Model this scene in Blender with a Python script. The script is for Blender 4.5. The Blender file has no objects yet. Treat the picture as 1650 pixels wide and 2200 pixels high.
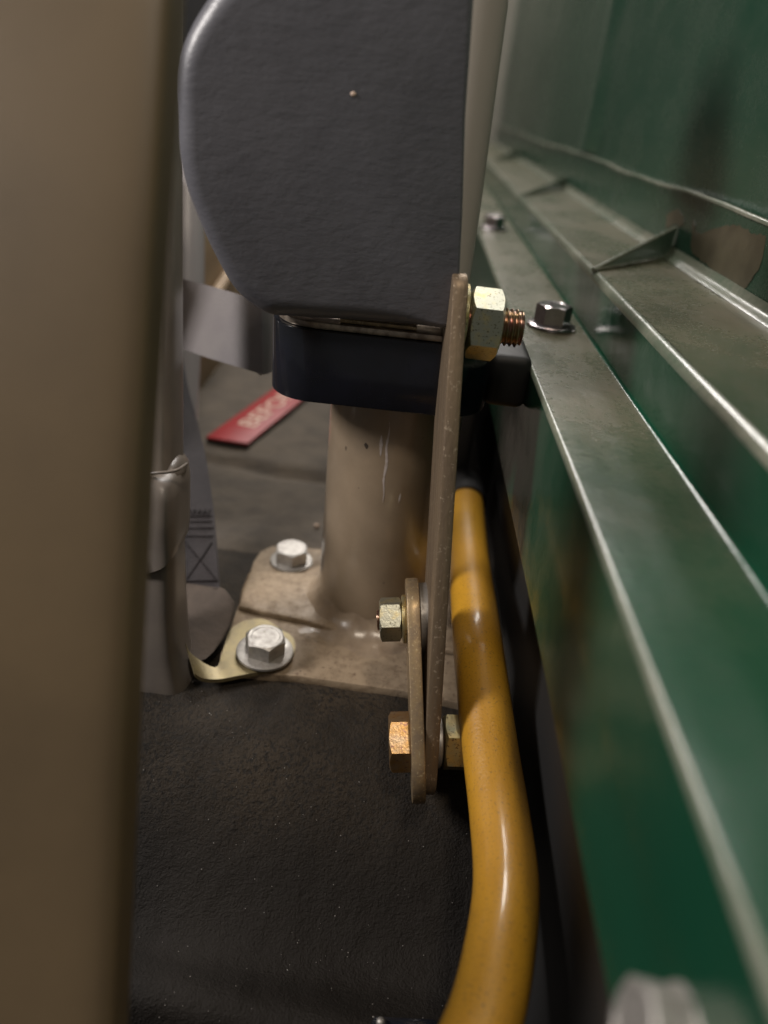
import bpy, bmesh, math, random
from mathutils import Vector as V, Matrix, noise
random.seed(3)
PI = math.pi
S = bpy.context.scene
COL = S.collection

# ------------------------------------------------------------------ camera
PITCH, ROLL, FPX = math.radians(29), math.radians(6.2), 1600.0
CAM = V((0, 0, .2))
_r = V((1, 0, 0)); _u = V((0, math.sin(PITCH), math.cos(PITCH))); _f = V((0, math.cos(PITCH), -math.sin(PITCH)))
_R = _r * math.cos(ROLL) + _u * math.sin(ROLL)
_U = _u * math.cos(ROLL) - _r * math.sin(ROLL)
cd = bpy.data.cameras.new('camera'); cam = bpy.data.objects.new('camera', cd); COL.objects.link(cam)
cam.matrix_world = Matrix(((_R.x, _U.x, -_f.x, CAM.x), (_R.y, _U.y, -_f.y, CAM.y), (_R.z, _U.z, -_f.z, CAM.z), (0, 0, 0, 1)))
cd.sensor_fit = 'VERTICAL'; cd.sensor_height = 24; cd.lens = 24 * FPX / 2200
cd.clip_start = .002; cd.clip_end = 20
cd.dof.use_dof = True; cd.dof.focus_distance = .245; cd.dof.aperture_fstop = 4.1
S.camera = cam

# ------------------------------------------------------------------ light
w = bpy.data.worlds.new('World'); S.world = w; w.use_nodes = True
bg = w.node_tree.nodes['Background']; bg.inputs[0].default_value = (1, .95, .92, 1); bg.inputs[1].default_value = .085
def area(name, loc, target, sx, sy, power, col):
    l = bpy.data.lights.new(name, 'AREA'); l.shape = 'RECTANGLE'; l.size = sx; l.size_y = sy; l.energy = power; l.color = col
    o = bpy.data.objects.new(name, l); COL.objects.link(o); o.location = loc
    o.rotation_euler = (V(target) - V(loc)).to_track_quat('-Z', 'Y').to_euler()
    return o
area('left_lamp', (-.62, .10, .46), (0, .25, .08), .12, .20, 4.6, (1, .94, .90))
area('ceiling_lamp', (-.10, .80, 1.0), (.05, .25, .05), .22, .12, 4.5, (1, .95, .90))
area('doorway_lamp', (-.02, 1.50, .95), (.05, .3, .1), .40, .35, 9, (1, .95, .90))
area('added_rear_fill', (.1, 1.1, 1.1), (.1, 1.6, .3), .3, .2, 3.5, (1, .95, .88))  # unseen fill added to brighten what the green ledges mirror
area('work_lamp', (.05, -.14, .92), (.03, .25, .05), .10, .10, 2.2, (1, .86, .70))
S.view_settings.view_transform = 'Standard'; S.view_settings.look = 'None'
S.view_settings.exposure = 0; S.view_settings.gamma = 1
S.cycles.max_bounces = 8

# ------------------------------------------------------------------ placing
def ray(px, py):
    return _f + _R * ((px - 825) / FPX) + _U * (-(py - 1100) / FPX)
def at(px, py, x=None, y=None, z=None, d=None):
    v = ray(px, py)
    if x is not None: t = (x - CAM.x) / v.x
    elif y is not None: t = (y - CAM.y) / v.y
    elif z is not None: t = (z - CAM.z) / v.z
    else: t = d
    return CAM + v * t
def plane_at(px, py, p0, n):
    v = ray(px, py); return CAM + v * ((p0 - CAM).dot(n) / v.dot(n))

# ------------------------------------------------------------------ materials
def mat(name, c1, c2=None, rough=.5, metal=0, scale=120, thr=(.4, .65), bump=0, bscale=900, rvar=0, coat=0,
        c3=None, s3=600, t3=(.62, .68), stretch=(1, 1, 1), bstretch=(1, 1, 1), spec=.5, bump2=0, b2scale=60, coat_rough=.08, aniso=0, sheen=0):
    m = bpy.data.materials.new(name); m.use_nodes = True
    nt = m.node_tree; N = nt.nodes; L = nt.links; b = N['Principled BSDF']
    b.inputs['Roughness'].default_value = rough; b.inputs['Metallic'].default_value = metal
    b.inputs['Specular IOR Level'].default_value = spec
    b.inputs['Coat Weight'].default_value = coat; b.inputs['Coat Roughness'].default_value = coat_rough
    b.inputs['Sheen Weight'].default_value = sheen
    tc = N.new('ShaderNodeTexCoord')
    def nz(sc, st, det=5, ro=.6):
        mp = N.new('ShaderNodeMapping'); mp.inputs['Scale'].default_value = st; L.new(tc.outputs['Object'], mp.inputs[0])
        n = N.new('ShaderNodeTexNoise'); n.inputs['Scale'].default_value = sc; n.inputs['Detail'].default_value = det
        n.inputs['Roughness'].default_value = ro; L.new(mp.outputs[0], n.inputs['Vector']); return n.outputs['Fac']
    def ramp(src, lo, hi):
        r = N.new('ShaderNodeMapRange'); r.inputs[1].default_value = lo; r.inputs[2].default_value = hi
        L.new(src, r.inputs[0]); return r.outputs[0]
    def mix(fac, a, bb):
        x = N.new('ShaderNodeMix'); x.data_type = 'RGBA'; L.new(fac, x.inputs[0])
        if isinstance(a, tuple): x.inputs[6].default_value = (*a, 1)
        else: L.new(a, x.inputs[6])
        x.inputs[7].default_value = (*bb, 1); return x.outputs[2]
    col = None
    if c2 is not None:
        f = ramp(nz(scale, stretch), *thr)
        col = mix(f, c1, c2)
        if rvar:
            rr = N.new('ShaderNodeMath'); rr.operation = 'MULTIPLY_ADD'; rr.inputs[1].default_value = rvar; rr.inputs[2].default_value = rough
            L.new(f, rr.inputs[0]); L.new(rr.outputs[0], b.inputs['Roughness'])
    if c3 is not None:
        f3 = ramp(nz(s3, (1, 1, 1), 2, .5), *t3)
        col = mix(f3, col if col is not None else c1, c3)
    if col is not None: L.new(col, b.inputs['Base Color'])
    else: b.inputs['Base Color'].default_value = (*c1, 1)
    prev = None
    for st, sc in ((bump, bscale), (bump2, b2scale)):
        if st:
            bm_ = N.new('ShaderNodeBump'); bm_.inputs['Strength'].default_value = 1; bm_.inputs['Distance'].default_value = st
            L.new(nz(sc, bstretch, 4), bm_.inputs['Height'])
            if prev: L.new(prev, bm_.inputs['Normal'])
            prev = bm_.outputs[0]
    if prev: L.new(prev, b.inputs['Normal'])
    m['h'] = 1
    return m

M = {}
M['taupe'] = mat('smooth_taupe_paint', (.162, .115, .063), (.130, .093, .052), rough=.5, scale=14, bump=.00006, bscale=1400)
M['stalk'] = mat('taupe_plastic', (.150, .128, .110), (.170, .145, .122), rough=.33, scale=90, bump=.00004, bscale=1600)
M['post'] = mat('taupe_gloss_paint', (.30, .232, .162), (.25, .192, .132), rough=.32, scale=45, coat=.6, coat_rough=.14, c3=(.10, .075, .055), s3=190, t3=(.72, .75), bump2=.00012, b2scale=70)
M['plate'] = mat('dirty_taupe_paint', (.33, .255, .175), (.215, .158, .102), rough=.45, scale=210, thr=(.42, .68), bump=.00010, bscale=900, c3=(.15, .10, .065), s3=620, t3=(.58, .76), rvar=.2, bump2=.0003, b2scale=150)
M['weld'] = mat('painted_weld', (.32, .25, .18), (.25, .19, .135), rough=.28, scale=160, bump=.00015, bscale=380, coat=.3, coat_rough=.2)
M['shell'] = mat('dark_grey_grained_vinyl', (.132, .132, .150), (.112, .112, .128), rough=.38, scale=40, bump=.00008, bscale=620, bstretch=(.6, .6, 1.2), bump2=.0002, b2scale=260, spec=.6)
M['shellback'] = mat('light_taupe_plastic', (.30, .27, .24), rough=.5, bump=.00002, bscale=800)
M['black'] = mat('gloss_black_plastic', (.010, .011, .014), (.013, .014, .022), rough=.14, scale=40, bump=.00001, bscale=900)
M['arm'] = mat('grey_crinkle_paint', (.19, .175, .18), (.21, .195, .195), rough=.40, scale=60, bump=.00010, bscale=700, bstretch=(1, 1, 1.3))
M['tube'] = mat('pale_grey_tube', (.42, .40, .42), rough=.35)
M['tan'] = mat('tan_board', (.42, .31, .20), (.36, .26, .17), rough=.6, scale=40)
M['web'] = mat('seat_belt_webbing', (.034, .028, .031), (.026, .021, .023), rough=.85, scale=400, bump=.0005, bscale=900, bstretch=(3, 3, .12), sheen=.2)
M['thread'] = mat('dark_thread', (.018, .014, .015), rough=.95)
M['cloth'] = mat('brown_folded_cloth', (.085, .064, .050), (.062, .047, .037), rough=.85, scale=120, bump=.0001, bscale=1500, bump2=.0008, b2scale=90)
M['zinc'] = mat('clear_zinc', (.46, .44, .41), (.33, .31, .29), rough=.44, metal=.8, scale=380, thr=(.35, .7), bump=.00005, bscale=900, rvar=.15, c3=(.30, .28, .25), s3=420, t3=(.64, .72))
M['yzinc'] = mat('yellow_zinc', (.62, .47, .20), (.42, .40, .27), rough=.34, metal=.9, scale=220, thr=(.35, .65), bump=.00004, bscale=1300, rvar=.15, c3=(.15, .10, .06), s3=1100, t3=(.60, .68))
M['nutzinc'] = mat('green_grey_zinc', (.44, .44, .36), (.60, .50, .25), rough=.33, metal=.85, scale=190, thr=(.5, .7), bump=.00005, bscale=1200, rvar=.12, c3=(.16, .15, .10), s3=1300, t3=(.60, .70))
M['orange'] = mat('orange_rusted_zinc', (.46, .27, .10), (.46, .34, .22), rough=.34, metal=.85, scale=260, bump=.00006, bscale=1200, c3=(.30, .17, .12), s3=900, t3=(.58, .68))
M['studm'] = mat('bronze_zinc_thread', (.42, .25, .22), (.36, .28, .16), rough=.28, metal=1, scale=240)
M['strap'] = mat('worn_brown_steel', (.27, .20, .13), (.17, .125, .085), rough=.42, metal=.55, scale=260, thr=(.35, .65), stretch=(1, 1, .15), bump=.00020, bscale=700, bstretch=(1, 1, .35), c3=(.42, .34, .25), s3=900, t3=(.62, .74), rvar=.15)
M['link'] = mat('yellow_brown_steel', (.40, .29, .16), (.24, .18, .12), rough=.38, metal=.65, scale=240, thr=(.35, .65), bump=.00006, bscale=900, c3=(.55, .45, .28), s3=1200, t3=(.60, .72), rvar=.15)
M['tab'] = mat('brass_zinc_tab', (.28, .23, .12), (.23, .19, .11), rough=.42, metal=.5, scale=240, bump=.00004, bscale=1000, c3=(.22, .17, .09), s3=800, t3=(.62, .70))
M['yellow'] = mat('yellow_rubber', (.58, .30, .022), (.42, .205, .02), rough=.40, scale=38, thr=(.40, .75), bump=.00014, bscale=1100, stretch=(1, .5, 1), c3=(.26, .14, .03), s3=1300, t3=(.58, .74), coat=.45, coat_rough=.13)
M['rubber'] = mat('black_rubber', (.02, .02, .02), rough=.5)
M['red'] = mat('red_tag_cloth', (.33, .012, .016), (.27, .010, .013), rough=.5, scale=90)
M['print'] = mat('cream_print', (.66, .50, .40), rough=.6)
M['wornedge'] = mat('worn_bare_edge', (.55, .47, .38), (.25, .2, .16), rough=.3, metal=.6, scale=220, thr=(.4, .6))
M['chrome'] = mat('dark_steel', (.42, .39, .40), (.34, .31, .31), rough=.20, metal=.95, scale=200)
M['crumb'] = mat('pale_grit', (.55, .42, .32), rough=.6)
M['filler'] = mat('brown_primer_patch', (.092, .080, .052), (.070, .060, .040), rough=.30, scale=90)

def green_mat(name, dust, dcol=(.125, .104, .072), rg=.12, rk=.38, near_fade=None):
    """dark green gloss paint with a pale film: dust on level faces, painted light on edges and gussets"""
    m = bpy.data.materials.new(name); m.use_nodes = True
    nt = m.node_tree; N = nt.nodes; L = nt.links; b = N['Principled BSDF']
    tc = N.new('ShaderNodeTexCoord')
    def nz(sc, st=(1, 1, 1), det=6, ro=.62):
        mp = N.new('ShaderNodeMapping'); mp.inputs['Scale'].default_value = st; L.new(tc.outputs['Object'], mp.inputs[0])
        n = N.new('ShaderNodeTexNoise'); n.inputs['Scale'].default_value = sc; n.inputs['Detail'].default_value = det
        n.inputs['Roughness'].default_value = ro; L.new(mp.outputs[0], n.inputs['Vector']); return n.outputs['Fac']
    r = N.new('ShaderNodeMapRange'); r.inputs[1].default_value = .28; r.inputs[2].default_value = .74; L.new(nz(26, (1, .7, 1), 9, .7), r.inputs[0])
    r.inputs[3].default_value = dust[0]; r.inputs[4].default_value = dust[1]
    r2 = N.new('ShaderNodeMapRange'); r2.inputs[1].default_value = .3; r2.inputs[2].default_value = .75; L.new(nz(400), r2.inputs[0]); r2.inputs[3].default_value = .75; r2.inputs[4].default_value = 1.1
    mu = N.new('ShaderNodeMath'); mu.operation = 'MULTIPLY'; L.new(r.outputs[0], mu.inputs[0]); L.new(r2.outputs[0], mu.inputs[1])
    if near_fade:   # pale film fades toward the near end: weaker grazing sheen put into colour
        sx = N.new('ShaderNodeSeparateXYZ'); L.new(tc.outputs['Object'], sx.inputs[0])
        ad = N.new('ShaderNodeMath'); ad.operation = 'MULTIPLY_ADD'; ad.inputs[1].default_value = .16; L.new(nz(16, det=5), ad.inputs[0]); L.new(sx.outputs[1], ad.inputs[2])
        mr = N.new('ShaderNodeMapRange'); mr.interpolation_type = 'SMOOTHSTEP'; L.new(ad.outputs[0], mr.inputs[0])
        mr.inputs[1].default_value = near_fade[0]; mr.inputs[2].default_value = near_fade[1]; mr.inputs[3].default_value = .12; mr.inputs[4].default_value = 1
        m2 = N.new('ShaderNodeMath'); m2.operation = 'MULTIPLY'; L.new(mu.outputs[0], m2.inputs[0]); L.new(mr.outputs[0], m2.inputs[1]); mu = m2
    x = N.new('ShaderNodeMix'); x.data_type = 'RGBA'; L.new(mu.outputs[0], x.inputs[0])
    x.inputs[6].default_value = (.0025, .050, .025, 1); x.inputs[7].default_value = (*dcol, 1)
    L.new(x.outputs[2], b.inputs['Base Color'])
    rr = N.new('ShaderNodeMath'); rr.operation = 'MULTIPLY_ADD'; rr.inputs[1].default_value = rk; rr.inputs[2].default_value = rg
    L.new(mu.outputs[0], rr.inputs[0]); L.new(rr.outputs[0], b.inputs['Roughness'])
    b.inputs['Specular IOR Level'].default_value = .6
    bm_ = N.new('ShaderNodeBump'); bm_.inputs['Strength'].default_value = 1; bm_.inputs['Distance'].default_value = .00010; L.new(nz(480), bm_.inputs['Height'])
    b2 = N.new('ShaderNodeBump'); b2.inputs['Strength'].default_value = 1; b2.inputs['Distance'].default_value = .0006; L.new(nz(26, det=2), b2.inputs['Height'])
    L.new(bm_.outputs[0], b2.inputs['Normal']); L.new(b2.outputs[0], b.inputs['Normal'])
    return m
M['green'] = green_mat('dark_green_gloss_paint', (.0, .06))
M['greengusset'] = green_mat('lit_gusset_green', (.45, .85), (.15, .20, .155))  # pale film puts the lit look of the gusset faces into colour
M['greenedge'] = green_mat('highlit_green_edge', (.25, .75), (.30, .27, .22), .16, .12)  # pale film paints bright highlights along edges and seams
M['greenwall'] = green_mat('dark_green_wall_paint', (.20, .60), (.075, .095, .072))
M['greendust'] = green_mat('dusty_dark_green_paint', (.42, .92), (.160, .125, .085), .13, .26, (-.11, .03))

# ------------------------------------------------------------------ mesh helpers
def finish(bm, name, m, parent=None, world=True, smooth=True, ang=35):
    bmesh.ops.remove_doubles(bm, verts=bm.verts, dist=1e-7)
    bmesh.ops.recalc_face_normals(bm, faces=bm.faces)
    if parent is not None and world:
        bm.transform(parent.matrix_world.inverted())
    me = bpy.data.meshes.new(name); bm.to_mesh(me); bm.free()
    if smooth:
        for p in me.polygons: p.use_smooth = True
        me.set_sharp_from_angle(angle=math.radians(ang))
    me.materials.append(m)
    o = bpy.data.objects.new(name, me); COL.objects.link(o)
    if parent is not None: o.parent = parent
    return o
def thing(name, label, cat, loc=(0, 0, 0), axes=None, group=None):
    o = bpy.data.objects.new(name, None); COL.objects.link(o); o.empty_display_size = .01
    if axes:
        X, Y, Z = axes
        o.matrix_world = Matrix(((X.x, Y.x, Z.x, loc[0]), (X.y, Y.y, Z.y, loc[1]), (X.z, Y.z, Z.z, loc[2]), (0, 0, 0, 1)))
    else: o.matrix_world = Matrix.Translation(loc)
    o['label'] = label; o['category'] = cat
    if group: o['group'] = group
    return o
def frame(z, xh=V((1, 0, 0))):
    z = z.normalized(); x = (xh - z * xh.dot(z)).normalized(); return x, z.cross(x), z
def rings(bm, rs, close=True, cap0=True, cap1=True):
    vs = [[bm.verts.new(p) for p in r] for r in rs]
    n = len(vs[0])
    for a, b in zip(vs, vs[1:]):
        for i in range(n if close else n - 1):
            bm.faces.new((a[i], a[(i + 1) % n], b[(i + 1) % n], b[i]))
    if cap0 and close: bm.faces.new(vs[0][::-1])
    if cap1 and close: bm.faces.new(vs[-1])
    return vs
def lathe(bm, prof, seg=40, z0=0):
    rings(bm, [[V((r * math.cos(2 * PI * i / seg), r * math.sin(2 * PI * i / seg), z + z0)) for i in range(seg)] for r, z in prof])
def box(bm, c, h, M3=None):
    g = bmesh.ops.create_cube(bm, size=2)
    for v in g['verts']:
        p = V((v.co.x * h[0], v.co.y * h[1], v.co.z * h[2]))
        v.co = (M3 @ p if M3 else p) + V(c)
def bevel(bm, off, seg=2, ang=30):
    es = [e for e in bm.edges if len(e.link_faces) == 2 and e.calc_face_angle(0) > math.radians(ang)]
    bmesh.ops.bevel(bm, geom=es, offset=off, segments=seg, affect='EDGES', profile=.5)
def tube(bm, pts, rad, seg=28, caps=True):
    rs = []; n = len(pts); x = None
    for i, p in enumerate(pts):
        t = (pts[min(i + 1, n - 1)] - pts[max(i - 1, 0)]).normalized()
        if x is None: x = t.orthogonal().normalized()
        x = (x - t * x.dot(t)).normalized(); y = t.cross(x)
        r = rad[i] if isinstance(rad, (list, tuple)) else rad
        rs.append([p + x * r * math.cos(2 * PI * k / seg) + y * r * math.sin(2 * PI * k / seg) for k in range(seg)])
    rings(bm, rs, cap0=caps, cap1=caps)
def catmull(P, n=10):
    out = []
    Q = [P[0] * 2 - P[1]] + P + [P[-1] * 2 - P[-2]]
    for i in range(1, len(Q) - 2):
        a, b, c, d = Q[i - 1:i + 3]
        for k in range(n):
            t = k / n
            out.append(.5 * ((2 * b) + (c - a) * t + (2 * a - 5 * b + 4 * c - d) * t * t + (3 * b - a - 3 * c + d) * t ** 3))
    out.append(P[-1]); return out
def hexring(ri, ro_cap, z, seg=72, rot=0):
    out = []
    for i in range(seg):
        a = 2 * PI * i / seg; k = ((a + PI / 6) % (PI / 3)) - PI / 6
        out.append((a + rot, ri / math.cos(k)))
    return out
def hexprism(bm, af, h, z0=0, top=True, bot=False, hole=0, rot=0, seg=72):
    """hexagonal head or nut with the turned chamfer on its corners; local axis z"""
    ri = af / 2; hr = hexring(ri, ri, 0, seg, rot)
    k = .55; e = af * .012
    def ring(off, scale=1.0, cap=None):
        out = []
        for a, R in hr:
            r = min(R * scale, cap) if cap else R * scale
            out.append((a, r, off(R)))
        return [V((r * math.cos(a), r * math.sin(a), z)) for a, r, z in out]
    rs = []
    cir = ri * .95
    circ = lambda z, r: [V((r * math.cos(a), r * math.sin(a), z)) for a, R in hr]
    if bot:
        rs += [circ(z0, cir), ring(lambda R: z0 + (R - cir) * k + 0)]
    else: rs += [ring(lambda R: z0)]
    if top:
        rs += [ring(lambda R: z0 + h - (R - cir) * k), circ(z0 + h, cir)]
        if top == 'head':
            rs += [circ(z0 + h, cir * .84), circ(z0 + h - af * .012, cir * .80)]
    else: rs += [ring(lambda R: z0 + h)]
    rings(bm, rs)
def thread(bm, r, z0, z1, pitch):
    seg, nz_ = 48, int((z1 - z0) / pitch * 9); rs = []
    for k in range(nz_ + 1):
        z = z0 + (z1 - z0) * k / nz_; end = min(1, (z1 - z) / (pitch * .7)); row = []
        for i in range(seg):
            a = 2 * PI * i / seg; f = abs((((z / pitch - i / seg) % 1) * 2) - 1)
            rr = r * (1 - .13 * min(1, max(0, (f - .15) / .7)) - .10 * (1 - max(0, end)))
            row.append(V((rr * math.cos(a), rr * math.sin(a), z)))
        rs.append(row)
    rings(bm, rs)
def stadium(r, L, n=14):
    """outline from (0,0) centre of one end to (0,L) centre of the other"""
    out = []
    for i in range(n + 1): a = PI + PI * i / n; out.append((r * math.cos(a), r * math.sin(a)))
    for i in range(n + 1): a = PI * i / n; out.append((r * math.cos(a), L + r * math.sin(a)))
    return out
def slab(bm, outline, t, bv, to):
    """extrude a 2-D outline by t with softened rims; to(u, v, w) -> point"""
    cx = sum(p[0] for p in outline) / len(outline); cy = sum(p[1] for p in outline) / len(outline)
    n = len(outline); nrm = []
    for i in range(n):
        a = V(outline[i - 1]); b = V(outline[i]); c = V(outline[(i + 1) % n])
        d1 = (b - a); d2 = (c - b)
        if d1.length < 1e-9: d1 = d2
        if d2.length < 1e-9: d2 = d1
        t_ = (d1.normalized() + d2.normalized())
        t_ = t_.normalized() if t_.length > 1e-6 else d2.normalized()
        nn = V((t_.y, -t_.x))
        if nn.dot(V((outline[i][0] - cx, outline[i][1] - cy))) < 0 and False: nn = -nn
        nrm.append(nn)
    area_ = sum(outline[i - 1][0] * outline[i][1] - outline[i][0] * outline[i - 1][1] for i in range(n))
    sg = 1 if area_ > 0 else -1
    def ring(ins, wz): return [to(p[0] - sg * q.x * ins, p[1] - sg * q.y * ins, wz) for p, q in zip(outline, nrm)]
    rings(bm, [ring(bv, 0), ring(bv * .3, bv * .3), ring(0, bv), ring(0, t - bv), ring(bv * .3, t - bv * .3), ring(bv, t)])

# ------------------------------------------------------------------ the green body panel
gp = thing('green_body_panel', 'dark green glossy panel with stepped dusty ledges running along the right', 'body panel', (.0457, .3, .0745))
Y0, Y1 = -.08, 1.5
def strip(name, prof, m, y0=Y0, y1=Y1, ny=60, wob=None, thick=None):
    bm = bmesh.new()
    ys = [y0 + (y1 - y0) * (i / ny) ** 1.6 for i in range(ny + 1)]
    vs = []
    for y in ys:
        row = []
        for i, (x, z) in enumerate(prof):
            dx = dz = 0
            if wob: dx, dz = wob(i, y)
            row.append(bm.verts.new((x + dx, y, z + dz)))
        vs.append(row)
    for a, b in zip(vs, vs[1:]):
        for i in range(len(prof) - 1): bm.faces.new((a[i], a[i + 1], b[i + 1], b[i]))
    if thick:
        bmesh.ops.recalc_face_normals(bm, faces=bm.faces)
        bmesh.ops.solidify(bm, geom=bm.faces[:], thickness=thick)
    return finish(bm, name, m, gp, ang=60)
def arc(cx, cz, r, a0, a1, n=6):
    return [(cx + r * math.cos(math.radians(a0 + (a1 - a0) * i / n)), cz + r * math.sin(math.radians(a0 + (a1 - a0) * i / n))) for i in range(n + 1)]
XA, XB, XC = .0457, .075, .126
ZA, ZB = .122, .145
def wob_side(i, y): 
    return (noise.noise(V((3, y * 9, 1))) * .0005, noise.noise(V((8, y * 12, 1))) * .0003)
# side face rises to a rounded top edge
strip('side_face', [(XA, .0742), (XA, .088), (XA + .0006, .094), (XA + .0002, .100), (XA, .112)] + [(XA, ZA - .0014)], M['green'], wob=wob_side)
strip('added_gap_wall', [(XA + .012, -.06), (XA + .012, .0735), (XA + .0004, .0735)], M['rubber'])  # black wall added so the gap under the side face stays dark
strip('ledge_edge', arc(XA + .0014, ZA - .0014, .0014, 180, 90, 7), M['greenedge'], wob=wob_side)
strip('lower_ledge', [(XA + .0014, ZA), (XA + .008, ZA + .0001), (.060, ZA - .0002), (XB + .0006, ZA)], M['greendust'], wob=wob_side)
strip('riser', [(XB + .0006, ZA)] + [(XB + .0011, ZA + .0002), (XB + .0016, ZA + .0007)] + [(XB + .0018, ZA + .0016), (XB + .0012, .130), (XB + .0004, ZB - .0028)], M['green'], wob=wob_side)
strip('upper_ledge_edge', arc(XB + .0032, ZB - .0028, .0028, 180, 90, 8), M['greenedge'], wob=wob_side)
strip('upper_ledge', [(XB + .0032, ZB), (.09, ZB - .0004), (.110, ZB - .0002), (XC - .003, ZB)], M['greendust'], wob=lambda i, y: (0, noise.noise(V((i * 3, y * 16, 4))) * .0005))
strip('crease_sealant', [(XC - .0055, ZB + .0002), (XC - .0040, ZB + .0011), (XC - .0022, ZB + .0014), (XC - .0010, ZB + .0026), (XC - .0002, ZB + .0050)], M['greenedge'], wob=lambda i, y: (noise.noise(V((i, y * 60, 0))) * .0004, noise.noise(V((i, y * 50, 7))) * .0003))
def seam_w(y): return noise.noise(V((1.3, y * 7, 2))) * .0022 + noise.noise(V((5, y * 22, 2))) * .0007 - max(0, .38 - y) * .012
strip('lower_wall', [(XC, ZB + .001), (XC + .0002, .155), (XC, .168), (XC - .0002, .1745)], M['greenwall'], ny=120,
      wob=lambda i, y: (0, seam_w(y) if i == 3 else 0), thick=-.0011)
strip('seam_lip', [(XC - .0011, .1738), (XC - .0012, .1748), (XC - .0004, .1754), (XC + .0012, .1753), (XC + .0020, .1744)], M['greenedge'], ny=120,
      wob=lambda i, y: (-max(0, .42 - y) * .012, seam_w(y)))
strip('upper_wall', [(XC + .0035, .162), (XC + .0035, .19), (XC + .002, .24), (XC + .003, .32), (XC + .002, .46), (XC + .002, .62)], M['greenwall'], ny=90,
      wob=lambda i, y: (noise.noise(V((0, y * 5, i * .6))) * .003, 0))
# pressed vertical rib of the wall
bm = bmesh.new()
cy = at(1290, 150, x=XC).y
rs = []
for z in [.178 + .02 * k for k in range(15)]:
    rs.append([V((XC + .003 - .0045 * math.cos(a) ** 2 * (1 if abs(a) < PI / 2 else 0), cy + .045 * a / (PI / 2), z)) for a in [(-PI / 2 + PI * i / 16) for i in range(17)]])
rings(bm, rs, close=False); finish(bm, 'wall_rib', M['greenwall'], gp, ang=60)
# primer patches: thin spots of bare filler, real thickness under a tenth of a millimetre proud
PX = min(v.co.x for o in gp.children if o.name == 'lower_wall' for v in o.data.vertices if v.co.z < .09) + gp.location.x - XC + .00005
def patch(pxs):
    bm = bmesh.new(); P = catmull([at(x, y, x=XC) for x, y in pxs] + [at(*pxs[0], x=XC)], 9)[:-1]
    P = [p + V((0, noise.noise(p * 300) * .0016 + noise.noise(p * 900) * .0007, noise.noise(p * 300 + V((3, 3, 3))) * .0012)) for p in P]
    rings(bm, [[p + V((PX, 0, 0)) for p in P], [V((PX - .00012, 0, 0)) + p for p in P]])
    finish(bm, 'primer_patch', M['filler'], gp)
patch([(1432, 462), (1448, 450), (1462, 455), (1470, 478), (1462, 486), (1448, 480), (1432, 490)])
patch([(1490, 470), (1500, 500), (1540, 490), (1580, 485), (1620, 500), (1645, 510), (1635, 560), (1610, 610), (1595, 622), (1560, 600), (1500, 555), (1485, 530)])
# gussets
def gusset(a, b, c, lab=None):
    bm = bmesh.new()
    A, B, C_ = a, b, c
    n = (B - A).cross(C_ - A).normalized()
    t = .0009
    rings(bm, [[p + n * t for p in (A, B, C_)], [p - n * t for p in (A, B, C_)]]); bevel(bm, .0004, 2)
    finish(bm, 'gusset', M['greengusset'], gp)
    bm = bmesh.new(); tube(bm, [A + (C_ - A) * k for k in (0, .3, .6, 1)], .0010, 10); finish(bm, 'gusset_edge', M['greenedge'], gp)
def gus(p1, p3):
    a = at(*p1, z=ZB + .0005); c = at(*p3, x=XC - .001); b = V((c.x, c.y, ZB))
    gusset(a, b, c)
    bm = bmesh.new(); tube(bm, [a + (b - a) * k + V((0, 0, .0002 + .0003 * noise.noise(V((k * 9, 1, 1))))) - V((0, .001, 0)) for k in [i / 10 for i in range(11)]], [.0009 + .0003 * noise.noise(V((i, 3, 3))) for i in range(11)], 8)
    finish(bm, 'weld_bead', M['greenedge'], gp)
gus((1275, 580), (1450, 490)); gus((1120, 420), (1215, 380)); gus((1062, 343), (1112, 322))

# ------------------------------------------------------------------ floor
g1, g2 = at(445, 985, z=0), at(700, 1030, z=0)
def floor_z(x, y):
    s = min(1, max(0, (.206 - y) / .075)); s = s * s * (3 - 2 * s)
    z = .0006 - .046 * s
    z += .009 * math.exp(-((y - .117 + x * .12) / .011) ** 2)
    e_ = .112 - x * .12 + .0015 * noise.noise(V((x * 60, 2, 2))); k_ = min(1, max(0, (e_ - y) / .007)); z -= .013 * k_ * k_ * (3 - 2 * k_)
    if y > .3:
        gy = g1.y + (x - g1.x) * (g2.y - g1.y) / (g2.x - g1.x) + noise.noise(V((x * 40, 0, 0))) * .003
        z -= .006 * math.exp(-((y - gy) / .0055) ** 2)
        z -= .0008
    z += noise.noise(V((x * 45, y * 45, 0))) * .0009 + noise.noise(V((x * 160, y * 160, 5))) * .00045
    if y < .26: z += noise.noise(V((x * 420, y * 420, 9))) * .00028 * min(1, max(.3, (.225 - y) / .05))
    return z
bm = bmesh.new()
xs = []; x = -.6
while x < .7: xs.append(x); x += .0016 if -.09 < x < .10 else .02 if abs(x) > .25 else .004
ys = []; y = -.15
while y < 1.6: ys.append(y); y += .0014 if .06 < y < .27 else (.0025 if y < .6 and y > 0 else .02)
gr = [[bm.verts.new((x, y, floor_z(x, y))) for x in xs] for y in ys]
for a, b in zip(gr, gr[1:]):
    for i in range(len(xs) - 1): bm.faces.new((a[i], a[i + 1], b[i + 1], b[i]))
M['floor'] = mat('dusty_black_rubber', (.010, .0082, .0065), (.064, .048, .032), rough=.72, scale=22, thr=(.30, .78), bump=.00055, bscale=1300, bump2=.0005, b2scale=480, c3=(.018, .015, .012), s3=700, t3=(.5, .62), spec=.25)
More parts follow.
